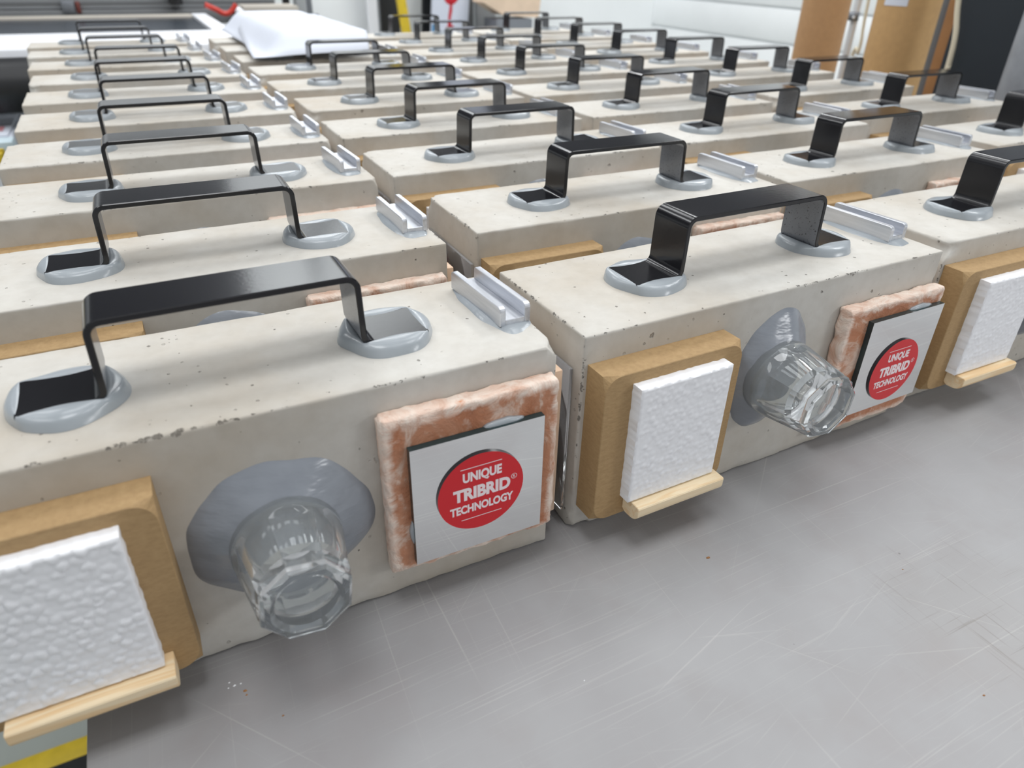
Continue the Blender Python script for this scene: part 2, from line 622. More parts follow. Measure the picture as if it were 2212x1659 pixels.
# ------------------------------------------------------------------ room
FZ = -0.90
fl = struct(obj('floor', box_me('floor', [(-3.2, 2.6, -2.4, 3.4, FZ - 0.05, FZ)], 'workshop_floor_grey')))
wb = struct(obj('wall_back', box_me('wall_back', [(-3.2, 2.6, 3.3, 3.4, FZ, 2.2)], 'white_wall_paint')))
struct(obj('wall_left', box_me('wall_left', [(-3.3, -3.2, -2.4, 3.4, FZ, 2.2)], 'white_wall_paint')))
wr = struct(obj('wall_right', box_me('wall_right', [(2.50, 2.6, -2.4, 3.3, FZ, 2.2)], 'white_wall_paint')))
for z0, z1 in ((FZ, -0.030), (-0.018, 0.112), (0.122, 0.50), (0.51, 0.80)):
    obj('wall_panel', box_me('wall_panel', [(2.488, 2.50, 0.4, 3.3, z0, z1)], 'white_wall_paint', 0.003), wr)
struct(obj('unseen_dark_band_1', box_me('unseen_dark_band_1', [(2.47, 2.50, -2.4, 3.28, 0.81, 2.2)], 'dark_for_reflections')))  # unseen dark bands from here, added so the glossy handles reflect dark
struct(obj('unseen_dark_band_2', box_me('unseen_dark_band_2', [(1.12, 2.47, 3.27, 3.3, 0.55, 2.2)], 'dark_for_reflections')))
struct(obj('unseen_dark_band_3', box_me('unseen_dark_band_3', [(-3.2, 0.18, 3.27, 3.3, 0.8, 2.2)], 'dark_for_reflections')))

# ------------------------------------------------------------------ work table
tb = empty('work_table', (-0.2515, -1.3, FZ))
tag(tb, 'grey work table with a knife-scratched top carrying all the concrete blocks', 'table')
obj('tabletop', box_me('tabletop', [(-0.2515, 1.0, -1.3, 1.66, -0.03, 0.0)], 'scratched_grey_board', 0.0012), tb, (0.2515, 1.3, -FZ))
for x in (0.06, 1.15):
    for y in (0.1, 1.45, 2.82):
        obj('leg', box_me('leg', [(-0.03, 0.03, -0.03, 0.03, 0, 0.87)], 'metal_grey', 0.002), tb, (x, y, 0))
obj('frame_rail', box_me('frame_rail', [(0.03, 1.18, 0.07, 0.13, 0.81, 0.868), (0.03, 1.18, 2.79, 2.85, 0.81, 0.868)], 'metal_grey'), tb)

mat_ = empty('floor_mat', (-0.95, 0.30, FZ))
tag(mat_, 'black rubber floor mat with a yellow edge beside the table', 'mat')
obj('mat_body', box_me('mat_body', [(0, 0.62, -0.55, 0.385, 0.0, 0.012)], 'black_rubber', 0.003), mat_)
obj('yellow_edge', box_me('yellow_edge', [(0, 0.62, 0.385, 0.425, 0.0, 0.010)], 'yellow_edging', 0.003), mat_)

# ------------------------------------------------------------------ sample block kit
L, D, H = 0.295, 0.0996, 0.135
HC = 0.1475            # handle centre along the block

broken_at = {1: [((L, 0, H), 0.009)], 2: [((0, 0, 0), 0.016)], 3: [((L, 0, H), 0.006), ((0, D, H), 0.010)], 4: [((0, 0, H), 0.020), ((L, D, H), 0.012)]}
beams = [rough_box('concrete_beam', (L, D, H), 'concrete', 0.0013, 0.0042, s, 0.0003, 0.9, 90, 2.6, 0.0, broken_at[s]) for s in (1, 2, 3, 4)]


def make_handle():
    th, w = 0.0030, 0.031
    z1 = 0.0042
    zt = 0.0400
    r = 0.0056
    fx, lx, lt = 0.0905, 0.0572, 0.0563
    # centre line in local x,z (x relative to handle centre)
    corner = [(-fx, z1), (-lx, z1), (-lt, zt), (lt, zt), (lx, z1), (fx, z1)]
    path = [Vector((corner[0][0], corner[0][1]))]
    for i in range(1, 5):
        p, a, b = Vector(corner[i]), Vector(corner[i - 1]), Vector(corner[i + 1])
        u, v_ = (a - p).normalized(), (b - p).normalized()
        half = u.angle(v_) / 2
        tl = r / math.tan(half)
        s_, e_ = p + u * tl, p + v_ * tl
        cen = p + (u + v_).normalized() * (r / math.sin(half))
        a0 = math.atan2((s_ - cen).y, (s_ - cen).x)
        a1 = math.atan2((e_ - cen).y, (e_ - cen).x)
        da = (a1 - a0 + PI) % (2 * PI) - PI
        for k in range(9):
            an = a0 + da * k / 8
            path.append(cen + r * Vector((math.cos(an), math.sin(an))))
    path.append(Vector(corner[5]))
    # section: (offset normal, y)
    h, c = th / 2, 0.0005
    sec = [(h, c), (h, w - c), (h - c, w), (-h + c, w), (-h, w - c), (-h, c), (-h + c, 0), (h - c, 0)]
    vs, fs, fm = [], [], []
    ns = len(sec)
    for i, p in enumerate(path):
        d = (path[min(i + 1, len(path) - 1)] - path[max(i - 1, 0)]).normalized()
        nn = Vector((-d.y, d.x))
        for o_, y in sec:
            q = p + nn * o_
            vs.append((q.x, y, q.y))
    for i in range(len(path) - 1):
        for k in range(ns):
            fs.append((i * ns + k, i * ns + (k + 1) % ns, (i + 1) * ns + (k + 1) % ns, (i + 1) * ns + k))
            fm.append(1 if k in (4,) else 0)
    fs += [tuple(range(ns)), tuple(range((len(path) - 1) * ns, len(path) * ns))]
    fm += [0, 0]
    me = mesh('carry_handle', vs, fs, ['black_gloss_paint', 'thin_overspray'], True, fm)
    fix(me)
    return sharp(me, 30)


handle_me = make_handle()


def make_pad(seed, side):
    """grey sealant squeezed out round a foot; side=-1: leg on +x side"""
    a, b = 0.0163, 0.0155
    ex, ey = 0.0244, 0.0252
    nT, nR = 96, 9
    ft = 0.0053
    vs, fs = [], []
    for i in range(nT):
        th = 2 * PI * i / nT
        cx, sy = math.cos(th), math.sin(th)
        k = min(a / abs(cx) if abs(cx) > 1e-6 else 9, b / abs(sy) if abs(sy) > 1e-6 else 9)
        hx, hy = k * cx, k * sy
        onx = abs(abs(hx) - a) < 1e-7
        s = (hy / b) if onx else (hx / a)
        bite = 0.22 if not onx else (0.05 if (cx > 0) == (side > 0) else 0.0)
        ri = k * (1 - bite * (1 - s * s))
        off = Vector((-side * 0.002, 0.0))
        nz = noise.noise(Vector((cx * 1.6 + seed * 5, sy * 1.6, seed)))
        ro = 1 / math.sqrt((cx / ex) ** 2 + (sy / ey) ** 2) * (1 + 0.07 * nz) + 0.5 * off.dot(Vector((cx, sy)))
        ro = max(ro, ri + 0.0012)
        wdt = ro - ri
        bul = min(0.0010, 0.16 * wdt) * (0.85 + 0.3 * nz)
        for j in range(nR + 1):
            t_ = j / nR
            rr = ri + wdt * t_
            if t_ < 0.3:
                z = ft + 0.0001 + (bul) * math.sin(t_ / 0.3 * PI / 2)
            else:
                u = (t_ - 0.3) / 0.7
                z = (ft + 0.0001 + bul) * math.sqrt(max(0, 1 - u ** 2.2))
            vs.append((rr * cx + off.x * 0.5, rr * sy, max(z, -0.0004 if j == nR else 0.0)))
        vs.append(((ri * 0.86) * cx, (ri * 0.86) * sy, ft - 0.0022))
    m_ = nR + 2
    for i in range(nT):
        i2 = (i + 1) % nT
        for j in range(nR):
            fs.append((i * m_ + j, i * m_ + j + 1, i2 * m_ + j + 1, i2 * m_ + j))
        fs.append((i * m_ + nR + 1, i * m_, i2 * m_, i2 * m_ + nR + 1))
    fs.append(tuple(i * m_ + nR + 1 for i in range(nT)))
    me = fix(mesh('adhesive_pad', vs, fs, 'grey_sealant', True))
    return me


pads_l = [make_pad(s, -1) for s in (1, 2, 3)]
pads_r = [make_pad(s + 7, 1) for s in (1, 2, 3)]


def make_channel():
    w, ln, ht, wt, ft = 0.0186, 0.059, 0.0108, 0.0036, 0.0034
    bm = bmesh.new()
    box_bm(bm, -w / 2 + wt, w / 2 - wt, 0, ln, 0, ft)
    for s in (-1, 1):
        x0, x1 = (-w / 2, -w / 2 + wt) if s < 0 else (w / 2 - wt, w / 2)
        r = 0.0026
        prof = [(0, 0), (0, ht - r)] + [(r - r * math.cos(k * PI / 8), ht - r + r * math.sin(k * PI / 8)) for k in range(1, 5)]
        prof += [(ln - y, z) for y, z in reversed(prof)]
        A = [bm.verts.new((x0, y, z)) for y, z in prof]
        B = [bm.verts.new((x1, y, z)) for y, z in prof]
        n = len(prof)
        for i in range(n):
            bm.faces.new((A[i], A[(i + 1) % n], B[(i + 1) % n], B[i]))
        bm.faces.new(A)
        bm.faces.new(B)
    bmesh.ops.recalc_face_normals(bm, faces=bm.faces)
    bmesh.ops.bevel(bm, geom=[e for e in bm.edges if e.calc_face_angle(0) > 0.6], offset=0.0003, segments=1, affect='EDGES')
    me = bpy.data.meshes.new('metal_channel')
    bm.to_mesh(me)
    bm.free()
    me.materials.append(M['brushed_aluminium'])
    return me


channel_me = make_channel()


def make_bed(seed):
    """flat oval of sealant squeezed out under the channel"""
    vs, fs = [], []
    nT, nR = 72, 6
    for i in range(nT):
        th = 2 * PI * i / nT
        cx, sy = math.cos(th), math.sin(th)
        nz = noise.noise(Vector((cx * 2 + seed * 3, sy * 2, seed * 1.3)))
        rx, ry = 0.0118 * (1 + 0.18 * nz), 0.0355 * (1 + 0.06 * nz)
        px = rx * (abs(cx) ** 0.75) * (1 if cx > 0 else -1)
        py = ry * (abs(sy) ** 0.75) * (1 if sy > 0 else -1)
        for j in range(nR + 1):
            t_ = 0.35 + 0.65 * j / nR
            z = 0.0022 * math.sqrt(max(0, 1 - ((t_ - 0.35) / 0.65) ** 2.5))
            vs.append((px * t_ - 0.001, py * t_ - 0.002, z))
    m_ = nR + 1
    for i in range(nT):
        i2 = (i + 1) % nT
        for j in range(nR):
            fs.append((i * m_ + j, i * m_ + j + 1, i2 * m_ + j + 1, i2 * m_ + j))
    fs.append(tuple(i * m_ for i in range(nT)))
    return fix(mesh('adhesive_bed', vs, fs, 'grey_sealant', True))


beds = [make_bed(s) for s in (1, 2, 3)]


def make_fibreboard():
    w, h, tk, r = 0.0955, 0.098, 0.0180, 0.010
    back = [(0, 0), (w, 0), (w, h), (0, h)]
    vs, fs = [], []
    cornersy = -(tk - 0.0040)
    n = 8
    out, front = [], []
    # outer sharp outline (dips back at the sanded corners) and rounded front outline
    cs = [((0, 0), PI), ((w, 0), 1.5 * PI), ((w, h), 0), ((0, h), 0.5 * PI)]
    for (cx, cz), a0 in cs:
        ccx, ccz = (r if cx == 0 else w - r), (r if cz == 0 else h - r)
        for k in range(n + 1):
            a = a0 + k * (PI / 2) / n
            fx, fz = ccx + (r - 0.0004) * math.cos(a), ccz + (r - 0.0004) * math.sin(a)
            front.append((fx, -tk, fz))
            u = k / n
            dx, dz = math.cos(a), math.sin(a)
            k2 = r / max(abs(dx), abs(dz))
            px, pz = ccx + k2 * dx, ccz + k2 * dz
            dip = 1 - abs(u - 0.5) * 2
            out.append((px, -tk + 0.0004 + 0.0036 * dip ** 1.5, pz))
    N = len(out)
    bk = [(x, 0, z) for x, y, z in out]
    vs = bk + out + front
    for i in range(N):
        j = (i + 1) % N
        fs.append((i, j, N + j, N + i))
        fs.append((N + i, N + j, 2 * N + j, 2 * N + i))
    fs.append(tuple(range(N)))
    fs.append(tuple(range(2 * N, 3 * N)))
    return fix(mesh('fibreboard_panel', vs, fs, 'fibreboard'))


fibre_me = make_fibreboard()


def make_foam(seed, cell=0.0044, amp=0.0008):
    w, h, tk = 0.0635, 0.0765, 0.0085
    rnd = random.Random(seed)
    gx, gz = int(w / cell) + 3, int(h / (cell * 0.87)) + 3
    pts = [[((i - 1 + (j % 2) * 0.5 + rnd.uniform(-.34, .34)) * cell, (j - 1 + rnd.uniform(-.34, .34)) * cell * 0.87, rnd.uniform(-1, 1)) for i in range(gx)] for j in range(gz)]

    def hgt(x, z):
        jx, jz = int(x / cell) + 1, int(z / (cell * 0.87)) + 1
        b1 = b2 = 9.0
        hv = 0
        for j in range(max(0, jz - 2), min(gz, jz + 3)):
            for i in range(max(0, jx - 2), min(gx, jx + 3)):
                p = pts[j][i]
                d = math.hypot(p[0] - x, p[1] - z)
                if d < b1:
                    b2, b1, hv = b1, d, p[2]
                elif d < b2:
                    b2 = d
        e = min(1.0, (b2 - b1) / (cell * 0.55))
        return amp * (1 - (1 - e) ** 2) - amp + amp * 0.75 * hv * min(1, e * 2.5)
    nx, nz = 72, 86
    vs, fs = [], []
    for k in range(nz + 1):
        for i in range(nx + 1):
            x, z = w * i / nx, h * k / nz
            jag = 0.0003 * noise.noise(Vector((x * 300, z * 300, seed)))
            ed = min(i, nx - i, k, nz - k)
            xx = x + (jag if i in (0, nx) else 0)
            zz = z + (jag if k in (0, nz) else 0)
            y = -tk - hgt(x, z) * min(1, ed / 3.0) + (0.0008 if ed == 0 else 0)
            vs.append((xx, y, zz))
    W1 = nx + 1
    for k in range(nz):
        for i in range(nx):
            fs.append((k * W1 + i, k * W1 + i + 1, (k + 1) * W1 + i + 1, (k + 1) * W1 + i))
    loop = [i for i in range(W1)] + [k * W1 + nx for k in range(1, nz + 1)] + [nz * W1 + i for i in range(nx - 1, -1, -1)] + [k * W1 for k in range(nz - 1, 0, -1)]
    b0 = len(vs)
    for q in loop:
        p = vs[q]
        jag = 0.0005 * noise.noise(Vector((p[0] * 220 + 3, p[2] * 220, seed + 9)))
        vs.append((p[0] + (jag if p[2] > 0.002 and p[2] < h - 0.002 else 0), 0, p[2] + (jag if 0.002 < p[0] < w - 0.002 else 0)))
    n = len(loop)
    for i in range(n):
        fs.append((loop[i], loop[(i + 1) % n], b0 + (i + 1) % n, b0 + i))
    fs.append(tuple(range(b0, b0 + n)))
    me = fix(mesh('foam_plate', vs, fs, 'white_polystyrene', True))
    return sharp(me, 50)


foams = [make_foam(11, 0.0048, 0.00060), make_foam(12, 0.0040, 0.00032), make_foam(13, 0.0040, 0.00032)]


def make_rail():
    prof = [(0, 0), (-0.0142, 0), (-0.0150, -0.0008), (-0.0150, -0.0048)]
    prof += [(-0.0075 - 0.0075 * math.cos(a), -0.0048 - 0.0062 * math.sin(a)) for a in [PI / 2 * k / 8 for k in range(1, 9)]]
    prof += [(-0.003, -0.0112), (0, -0.0095)]
    return prism_me('wooden_rail', prof, 'x', 0, 0.0645, 'pale_pine', 0.0003)


rail_me = make_rail()

tiles = [rough_box('clay_tile', (0.0955, 0.0105, 0.0978), 'tumbled_terracotta', 0.0028, 0.0017, s, 0.0004, 1.3, 130, 1.0, 0.00035) for s in (21, 22)]
mirror_me = mesh('mirror_plate', *(lambda b: (b[0], b[1]))((
    [(x, y, z) for x in (0, 0.0728) for y in (-0.004, 0) for z in (0, 0.0733)],
    [(0, 1, 3, 2), (4, 6, 7, 5), (0, 4, 5, 1), (2, 3, 7, 6), (0, 2, 6, 4), (1, 5, 7, 3)])), ['mirror_edge', 'mirror_silver'])
fix(mirror_me)
for p in mirror_me.polygons:
    if p.normal.y < -0.9:
        p.material_index = 1

disc_me = prism_me('badge_disc', [(0.0241 * math.cos(2 * PI * i / 72), 0.0241 * math.sin(2 * PI * i / 72)) for i in range(72)], 'y', 0, -0.0013, 'disc_edge')
disc_me.materials.append(M['red_print'])
for p in disc_me.polygons:
    if p.normal.y < -0.9:
        p.material_index = 1
    p.use_smooth = True
sharp(disc_me, 40)


def text_geo(s, width, height, cx, cz, bold=0.02):
    cu = bpy.data.curves.new('txt', 'FONT')
    cu.body = s
    cu.size = 1.0
    cu.offset = bold
    cu.resolution_u = 4
    o = bpy.data.objects.new('txt', cu)
    COL.objects.link(o)
    dg = bpy.context.evaluated_depsgraph_get()
    dg.update()
    me = bpy.data.meshes.new_from_object(o.evaluated_get(dg))
    vs = [v_.co.copy() for v_ in me.vertices]
    fs = [tuple(p.vertices) for p in me.polygons]
    COL.objects.unlink(o)
    bpy.data.objects.remove(o)
    bpy.data.curves.remove(cu)
    bpy.data.meshes.remove(me)
    x0, x1 = min(v_.x for v_ in vs), max(v_.x for v_ in vs)
    caps = [v_.y for v_ in vs]
    y0, y1 = min(caps), max(caps)
    if 'Q' in s:           # the tail of the Q hangs below the baseline
        y0 = y0 + (y1 - y0) * 0.17
    return [((v_.x - x0) / (x1 - x0) * width + cx - width / 2, 0.0, (v_.y - y0) / (y1 - y0) * height + cz - height / 2) for v_ in vs], fs


def make_lettering():
    V_, F_ = [], []

    def addg(vs, fs):
        b = len(V_)
        V_.extend(vs)
        F_.extend(tuple(i + b for i in f) for f in fs)
    addg(*text_geo('UNIQUE', 0.0218, 0.0060, 0.0006, 0.0113, 0.045))
    addg(*text_geo('TRIBRID', 0.0322, 0.0080, 0.0004, 0.0007, 0.05))
    addg(*text_geo('TECHNOLOGY', 0.0360, 0.0056, 0.0003, -0.0090, 0.042))
    addg(*text_geo('R', 0.0013, 0.0017, 0.0186, 0.0037, 0.02))
    ring = []
    for i in range(32):
        a = 2 * PI * i / 32
        ring += [(0.0186 + 0.0017 * math.cos(a), 0, 0.0037 + 0.0017 * math.sin(a)), (0.0186 + 0.00142 * math.cos(a), 0, 0.0037 + 0.00142 * math.sin(a))]
    addg(ring, [(2 * i, 2 * ((i + 1) % 32), 2 * ((i + 1) % 32) + 1, 2 * i + 1) for i in range(32)])
    for z in (0.0168, -0.0160):
        addg([(-0.0115, 0, z - 0.00022), (0.0115, 0, z - 0.00022), (0.0115, 0, z + 0.00022), (-0.0115, 0, z + 0.00022)], [(0, 1, 2, 3)])
    n = len(V_)
    # tiny relief so the print has a body of its own
    vs = [(x, -0.00008, z) for x, y, z in V_]
    me = mesh('badge_lettering', vs, F_, 'white_print')
    return me


letter_me = make_lettering()


def make_glass():
    """heavy eight-sided tumbler, mouth on the block, base towards -y"""
    seg = 64

    def radius(a, rr, oct_):
        # blend circle -> octagon (flats), oct_ 0..1; rr = circumradius
        k = PI / 8
        ro = rr * math.cos(k) / math.cos(((a) % (2 * k)) - k)
        return rr * (1 - oct_) + ro * oct_
    outer = [(-0.0010, 0.0256, 0), (-0.0060, 0.0258, 0), (-0.0130, 0.0257, 0), (-0.0165, 0.0254, 0.25), (-0.0185, 0.0251, 0.8), (-0.021, 0.0247, 1),
             (-0.030, 0.0234, 1), (-0.040, 0.0219, 1), (-0.0455, 0.0213, 1), (-0.0470, 0.0208, 1), (-0.0480, 0.0210, 1), (-0.0500, 0.0207, 1), (-0.0515, 0.0192, 1)]
    basein = [(-0.0515, 0.0160, 0.3), (-0.0505, 0.0148, 0), (-0.0495, 0.0135, 0), (-0.0490, 0.0080, 0)]
    inner = [(-0.0010, 0.0232, 0), (-0.012, 0.0228, 0), (-0.025, 0.0200, 0), (-0.034, 0.0172, 0), (-0.0368, 0.0140, 0), (-0.0376, 0.0080, 0)]
    vs, fs = [], []

    def ring(y, r, o):
        b = len(vs)
        for i in range(seg):
            a = 2 * PI * i / seg
            rr = radius(a + PI / 8, r, o)
            vs.append((rr * math.cos(a), y, rr * math.sin(a)))
        return b
    rings = [ring(*q) for q in inner[::-1] + outer + basein]
    for a, b in zip(rings, rings[1:]):
        for i in range(seg):
            j = (i + 1) % seg
            fs.append((a + i, a + j, b + j, b + i))
    c0 = len(vs)
    vs.append((0, -0.0377, 0))
    c1 = len(vs)
    vs.append((0, -0.0490, 0))
    for i in range(seg):
        j = (i + 1) % seg
        fs.append((c0, rings[0] + j, rings[0] + i))
        fs.append((c1, rings[-1] + i, rings[-1] + j))
    me = fix(mesh('glass_tumbler', vs, fs, 'clear_glass', True))
    return sharp(me, 22)


glass_me = make_glass()


def make_collar(seed, rx, rz):
    vs, fs = [], []
    nT, nR = 96, 12
    for i in range(nT):
        th = 2 * PI * i / nT
        cx, sz = math.cos(th), math.sin(th)
        nz = noise.noise(Vector((cx * 1.5 + seed * 4, sz * 1.5, seed))) * 0.6 + noise.noise(Vector((cx * 3.5, sz * 3.5 + seed * 2, seed))) * 0.3
        ro = 1 / math.sqrt((cx / rx) ** 2 + (sz / rz) ** 2) * (1 + 0.10 * nz)
        ri = 0.0215
        ro = max(ro, ri + 0.004)
        for j in range(nR + 1):
            t_ = j / nR
            rr = ri + (ro - ri) * t_
            w = noise.noise(Vector((rr * cx * 70, rr * sz * 70, seed + 4)))
            y = 0.0115 * (1 - t_) ** 1.15 + 0.0012 * (1 - t_ ** 6) + 0.0018 * w * (1 - t_) * min(1, t_ * 4) + 0.0003 * math.sin(th * 9 + seed) * t_ * (1 - t_) * 2
            vs.append((rr * cx, -max(y, 0.0) + (0.0006 if j == nR else 0), rr * sz))
        vs.append((0.018 * cx, -0.0030, 0.018 * sz))
        vs.append((0.008 * cx, -0.0022 - 0.002 * abs(nz), 0.008 * sz))
    m_ = nR + 3
    for i in range(nT):
        i2 = (i + 1) % nT
        for j in range(nR):
            fs.append((i * m_ + j, i * m_ + j + 1, i2 * m_ + j + 1, i2 * m_ + j))
        fs.append((i * m_ + nR + 1, i * m_, i2 * m_, i2 * m_ + nR + 1))
        fs.append((i * m_ + nR + 2, i * m_ + nR + 1, i2 * m_ + nR + 1, i2 * m_ + nR + 2))
    fs.append(tuple(i * m_ + nR + 2 for i in range(nT)))
    return fix(mesh('adhesive_collar', vs, fs, 'smeared_sealant', True))


collars = [make_collar(1, 0.0440, 0.0400), make_collar(2, 0.0300, 0.0430), make_collar(3, 0.037, 0.041)]
endwood_me = box_me('wooden_end_plate', [(0, 0.0072, 0, 0.088, 0, 0.098)], 'peach_wood', 0.0006)
endclear_me = box_me('clear_end_plate', [(-0.0032, -0.0012, 0, 0.088, 0, 0.100)], 'clear_acrylic', 0.0003)


def make_patch(seed):
    vs, fs = [(0.0, 0.0, 0.0)], []
    n = 40
    for y in (0, -0.0012):
        for i in range(n):
            a = 2 * PI * i / n
            r = 0.036 * (1 + 0.12 * noise.noise(Vector((math.cos(a) * 1.5, math.sin(a) * 1.5, seed))))
            vs.append((y, r * math.cos(a), r * math.sin(a)))
    vs.append((-0.0012, 0, 0))
    for i in range(n):
        j = (i + 1) % n
        fs += [(0, 1 + j, 1 + i), (1 + i, 1 + j, 1 + n + j, 1 + n + i), (2 * n + 1, 1 + n + i, 1 + n + j)]
    return fix(mesh('adhesive_patch', vs, fs, 'smeared_sealant', True))


patch_me = make_patch(3)


def make_bead(cx, cz, rx, rz):
    """dab of sealant squeezed out past the mirror's edge"""
    vs, fs = [], []
    n = 28
    for t_, y in ((1.0, 0.0002), (0.92, -0.0015), (0.55, -0.0024)):
        for i in range(n):
            a = 2 * PI * i / n
            r = t_ * (1 + 0.18 * noise.noise(Vector((math.cos(a) * 2, math.sin(a) * 2, cx * 50))))
            vs.append((cx + rx * r * math.cos(a), y, cz + rz * r * math.sin(a)))
    for k in range(2):
        for i in range(n):
            j = (i + 1) % n
            fs.append((k * n + i, k * n + j, (k + 1) * n + j, (k + 1) * n + i))
    fs.append(tuple(2 * n + i for i in range(n)))
    fs.append(tuple(range(n)))
    return fix(mesh('adhesive_bead', vs, fs, 'grey_sealant', True))


beads_me = [make_bead(0.051, 0.0730, 0.0105, 0.0030), make_bead(0.0005, 0.0200, 0.0022, 0.0075)]

NEAR = {
    'A2': dict(beam=1), 'B2': dict(beam=2),
    # key: overrides measured on the nearest blocks
    'A1': dict(beam=0, mdf=(0.0050, 0.0190), tile=(0.1963, 0.0237), tilev=0, mir=(0.2082, 0.0313), disc=(0.2447, 0.0690), glass=(0.1478, 0.0690), collar=0, foam=0, rail=0.0305, hy=0.0310, hrot=0.017, hx=0.1470, ch=(0.2850, 0.0285, 0.06)),
    'B1': dict(beam=1, mdf=(0.0030, 0.0200), tile=(0.1990, 0.0150), tilev=1, mir=(0.2190, 0.0288), disc=(0.2560, 0.0580), glass=(0.1440, 0.0785), collar=1, foam=1, rail=0.0335, hy=0.0330, hrot=0.0, hx=0.1475, ch=(0.2800, 0.0270, 0.05)),
    'C1': dict(beam=3, mdf=(0.0030, 0.0200), foam=2),
}
rnd = random.Random(5)


def add_block(key, x, y, label, yaw=0.0):
    root = empty('concrete_sample_block', (x, y, 0), yaw)
    tag(root, label, 'block', 'concrete sample blocks set out in columns')
    n = NEAR.get(key, {})
    j = lambda s: rnd.uniform(-s, s)
    i = rnd.randrange(12)
    obj('concrete_beam', beams[n.get('beam', i % 4)], root)
    hx, hy, hr = n.get('hx', HC + j(0.002)), n.get('hy', 0.0325 + j(0.002)), n.get('hrot', j(0.02))
    h = obj('carry_handle', handle_me, root, (hx, hy, H), (0, 0, hr))
    obj('adhesive_pad', pads_l[i % 3], h, (-0.0745, 0.0155, 0))
    obj('adhesive_pad', pads_r[(i + 1) % 3], h, (0.0745, 0.0155, 0))
    cx, cy, cr = n.get('ch', (0.2815 + j(0.003), 0.029 + j(0.003), 0.05 + j(0.04)))
    c = obj('metal_channel', channel_me, root, (cx, cy, H + 0.0012), (0, 0, cr))
    obj('adhesive_bed', beds[i % 3], c, (0, 0.0295, -0.0012))
    mx, mz = n.get('mdf', (0.0035 + j(0.002), 0.020 + j(0.003)))
    mz = max(mz, 0.013)
    f = obj('fibreboard_panel', fibre_me, root, (mx, 0.0, mz))
    fo = obj('foam_plate', foams[n.get('foam', i % 3)], f, (0.0178, -0.0180, 0.0145))
    rz = n.get('rail', 0.032) - mz
    obj('wooden_rail', rail_me, f, (0.0205, -0.0180, 0.0140))
    tx, tz = n.get('tile', (0.1965 + j(0.002), 0.0165 + j(0.0015)))
    tl = obj('clay_tile', tiles[n.get('tilev', i % 2)], root, (tx, -0.0105, tz))
    ax, az = n.get('mir', (tx + 0.0115 + j(0.003), tz + 0.011 + j(0.003)))
    obj('mirror_plate', mirror_me, tl, (ax - tx, 0.0, az - tz))
    for bm_ in beads_me:
        obj('adhesive_bead', bm_, tl, (ax - tx, 0.0, az - tz))
    dx, dz = n.get('disc', (ax + 0.0365, az + 0.0367))
    obj('badge_disc', disc_me, tl, (dx - tx, -0.0040, dz - tz))
    obj('badge_lettering', letter_me, tl, (dx - tx, -0.0053, dz - tz))
    gx, gz = n.get('glass', (0.1460 + j(0.003), 0.073 + j(0.005)))
    g = obj('glass_tumbler', glass_me, root, (gx, -0.0003, gz), (0, rnd.uniform(0, 0.7) if not n else 0.12, 0))
    co = collars[n.get('collar', 2)]
    # keep the smear off the block's edges
    obj('adhesive_collar', co, g, (0, 0.0003, 0))
    obj('wooden_end_plate', endwood_me, root, (L, 0.006 + j(0.002), 0.017 + j(0.002)))
    pc = obj('clear_end_plate', endclear_me, root, (0, 0.006 + j(0.002), 0.012 + j(0.002)))
    obj('adhesive_patch', patch_me, pc, (0, 0.044, 0.052))
    return root


POS = {'A1': (-0.2980, 0.0), 'A2': (-0.2937, 0.1591), 'A3': (-0.2885, 0.3325), 'A4': (-0.2895, 0.4914), 'A5': (-0.2888, 0.6536), 'A6': (-0.2926, 0.8156), 'A7': (-0.2959, 0.9752), 'A8': (-0.3062, 1.1371), 'A9': (-0.3178, 1.2987), 'A10': (-0.3268, 1.457),
       'B1': (0.0142, 0.0012), 'B2': (0.0285, 0.1704), 'B3': (0.0212, 0.3347), 'B4': (0.0195, 0.4947), 'B5': (0.0220, 0.6524), 'B6': (0.0155, 0.8125), 'B7': (0.0145, 0.9737), 'B8': (0.0140, 1.1350), 'B9': (0.0100, 1.2960), 'B10': (0.0080, 1.4570),
       'C1': (0.3270, 0.0165), 'C2': (0.3379, 0.1811), 'C3': (0.3352, 0.3392), 'C4': (0.3295, 0.4949), 'C5': (0.3320, 0.6510), 'C6': (0.3260, 0.8081), 'C7': (0.3255, 0.9660), 'C8': (0.3245, 1.127), 'C9': (0.3200, 1.2889), 'C10': (0.3180, 1.4515),
       'D2': (0.6639, 0.1986), 'D3': (0.6588, 0.3608), 'D4': (0.6561, 0.5219), 'D5': (0.6557, 0.6801), 'D6': (0.6517, 0.8392), 'D7': (0.6400, 0.9987), 'D8': (0.6350, 1.1589), 'D9': (0.6305, 1.3204), 'D10': (0.6282, 1.4803)}
ORD = ['', 'frontmost', 'second', 'third', 'fourth', 'fifth', 'sixth', 'seventh', 'eighth', 'ninth', 'tenth']
CN = {'A': 'leftmost column', 'B': 'second column from the left', 'C': 'third column from the left', 'D': 'rightmost column'}
SPECIAL = {
    'A1': 'concrete sample block nearest the camera, tumbler and red disc sign facing out at left',
    'B1': 'concrete sample block with foam plate, tumbler and red disc sign, front centre',
    'C1': 'concrete sample block cut off at the right edge behind a foam plate',
    'A10': 'concrete sample block at the far end of the leftmost column, before the white machine',
    'B7': 'concrete sample block directly in front of the white paper sheets',
    'B8': 'concrete sample block under the front edge of the white paper',
    'B9': 'concrete sample block under the middle of the white paper',
    'B10': 'concrete sample block farthest back under the white paper',
    'C10': 'concrete sample block at the far end of the third column, before the leaning boards',
    'D10': 'concrete sample block at the far end of the rightmost column',
    'D2': 'concrete sample block whose handle is cut off by the right edge',
}
YAW = {'B1': 0.0235, 'A1': 0.0, 'C1': 0.0}
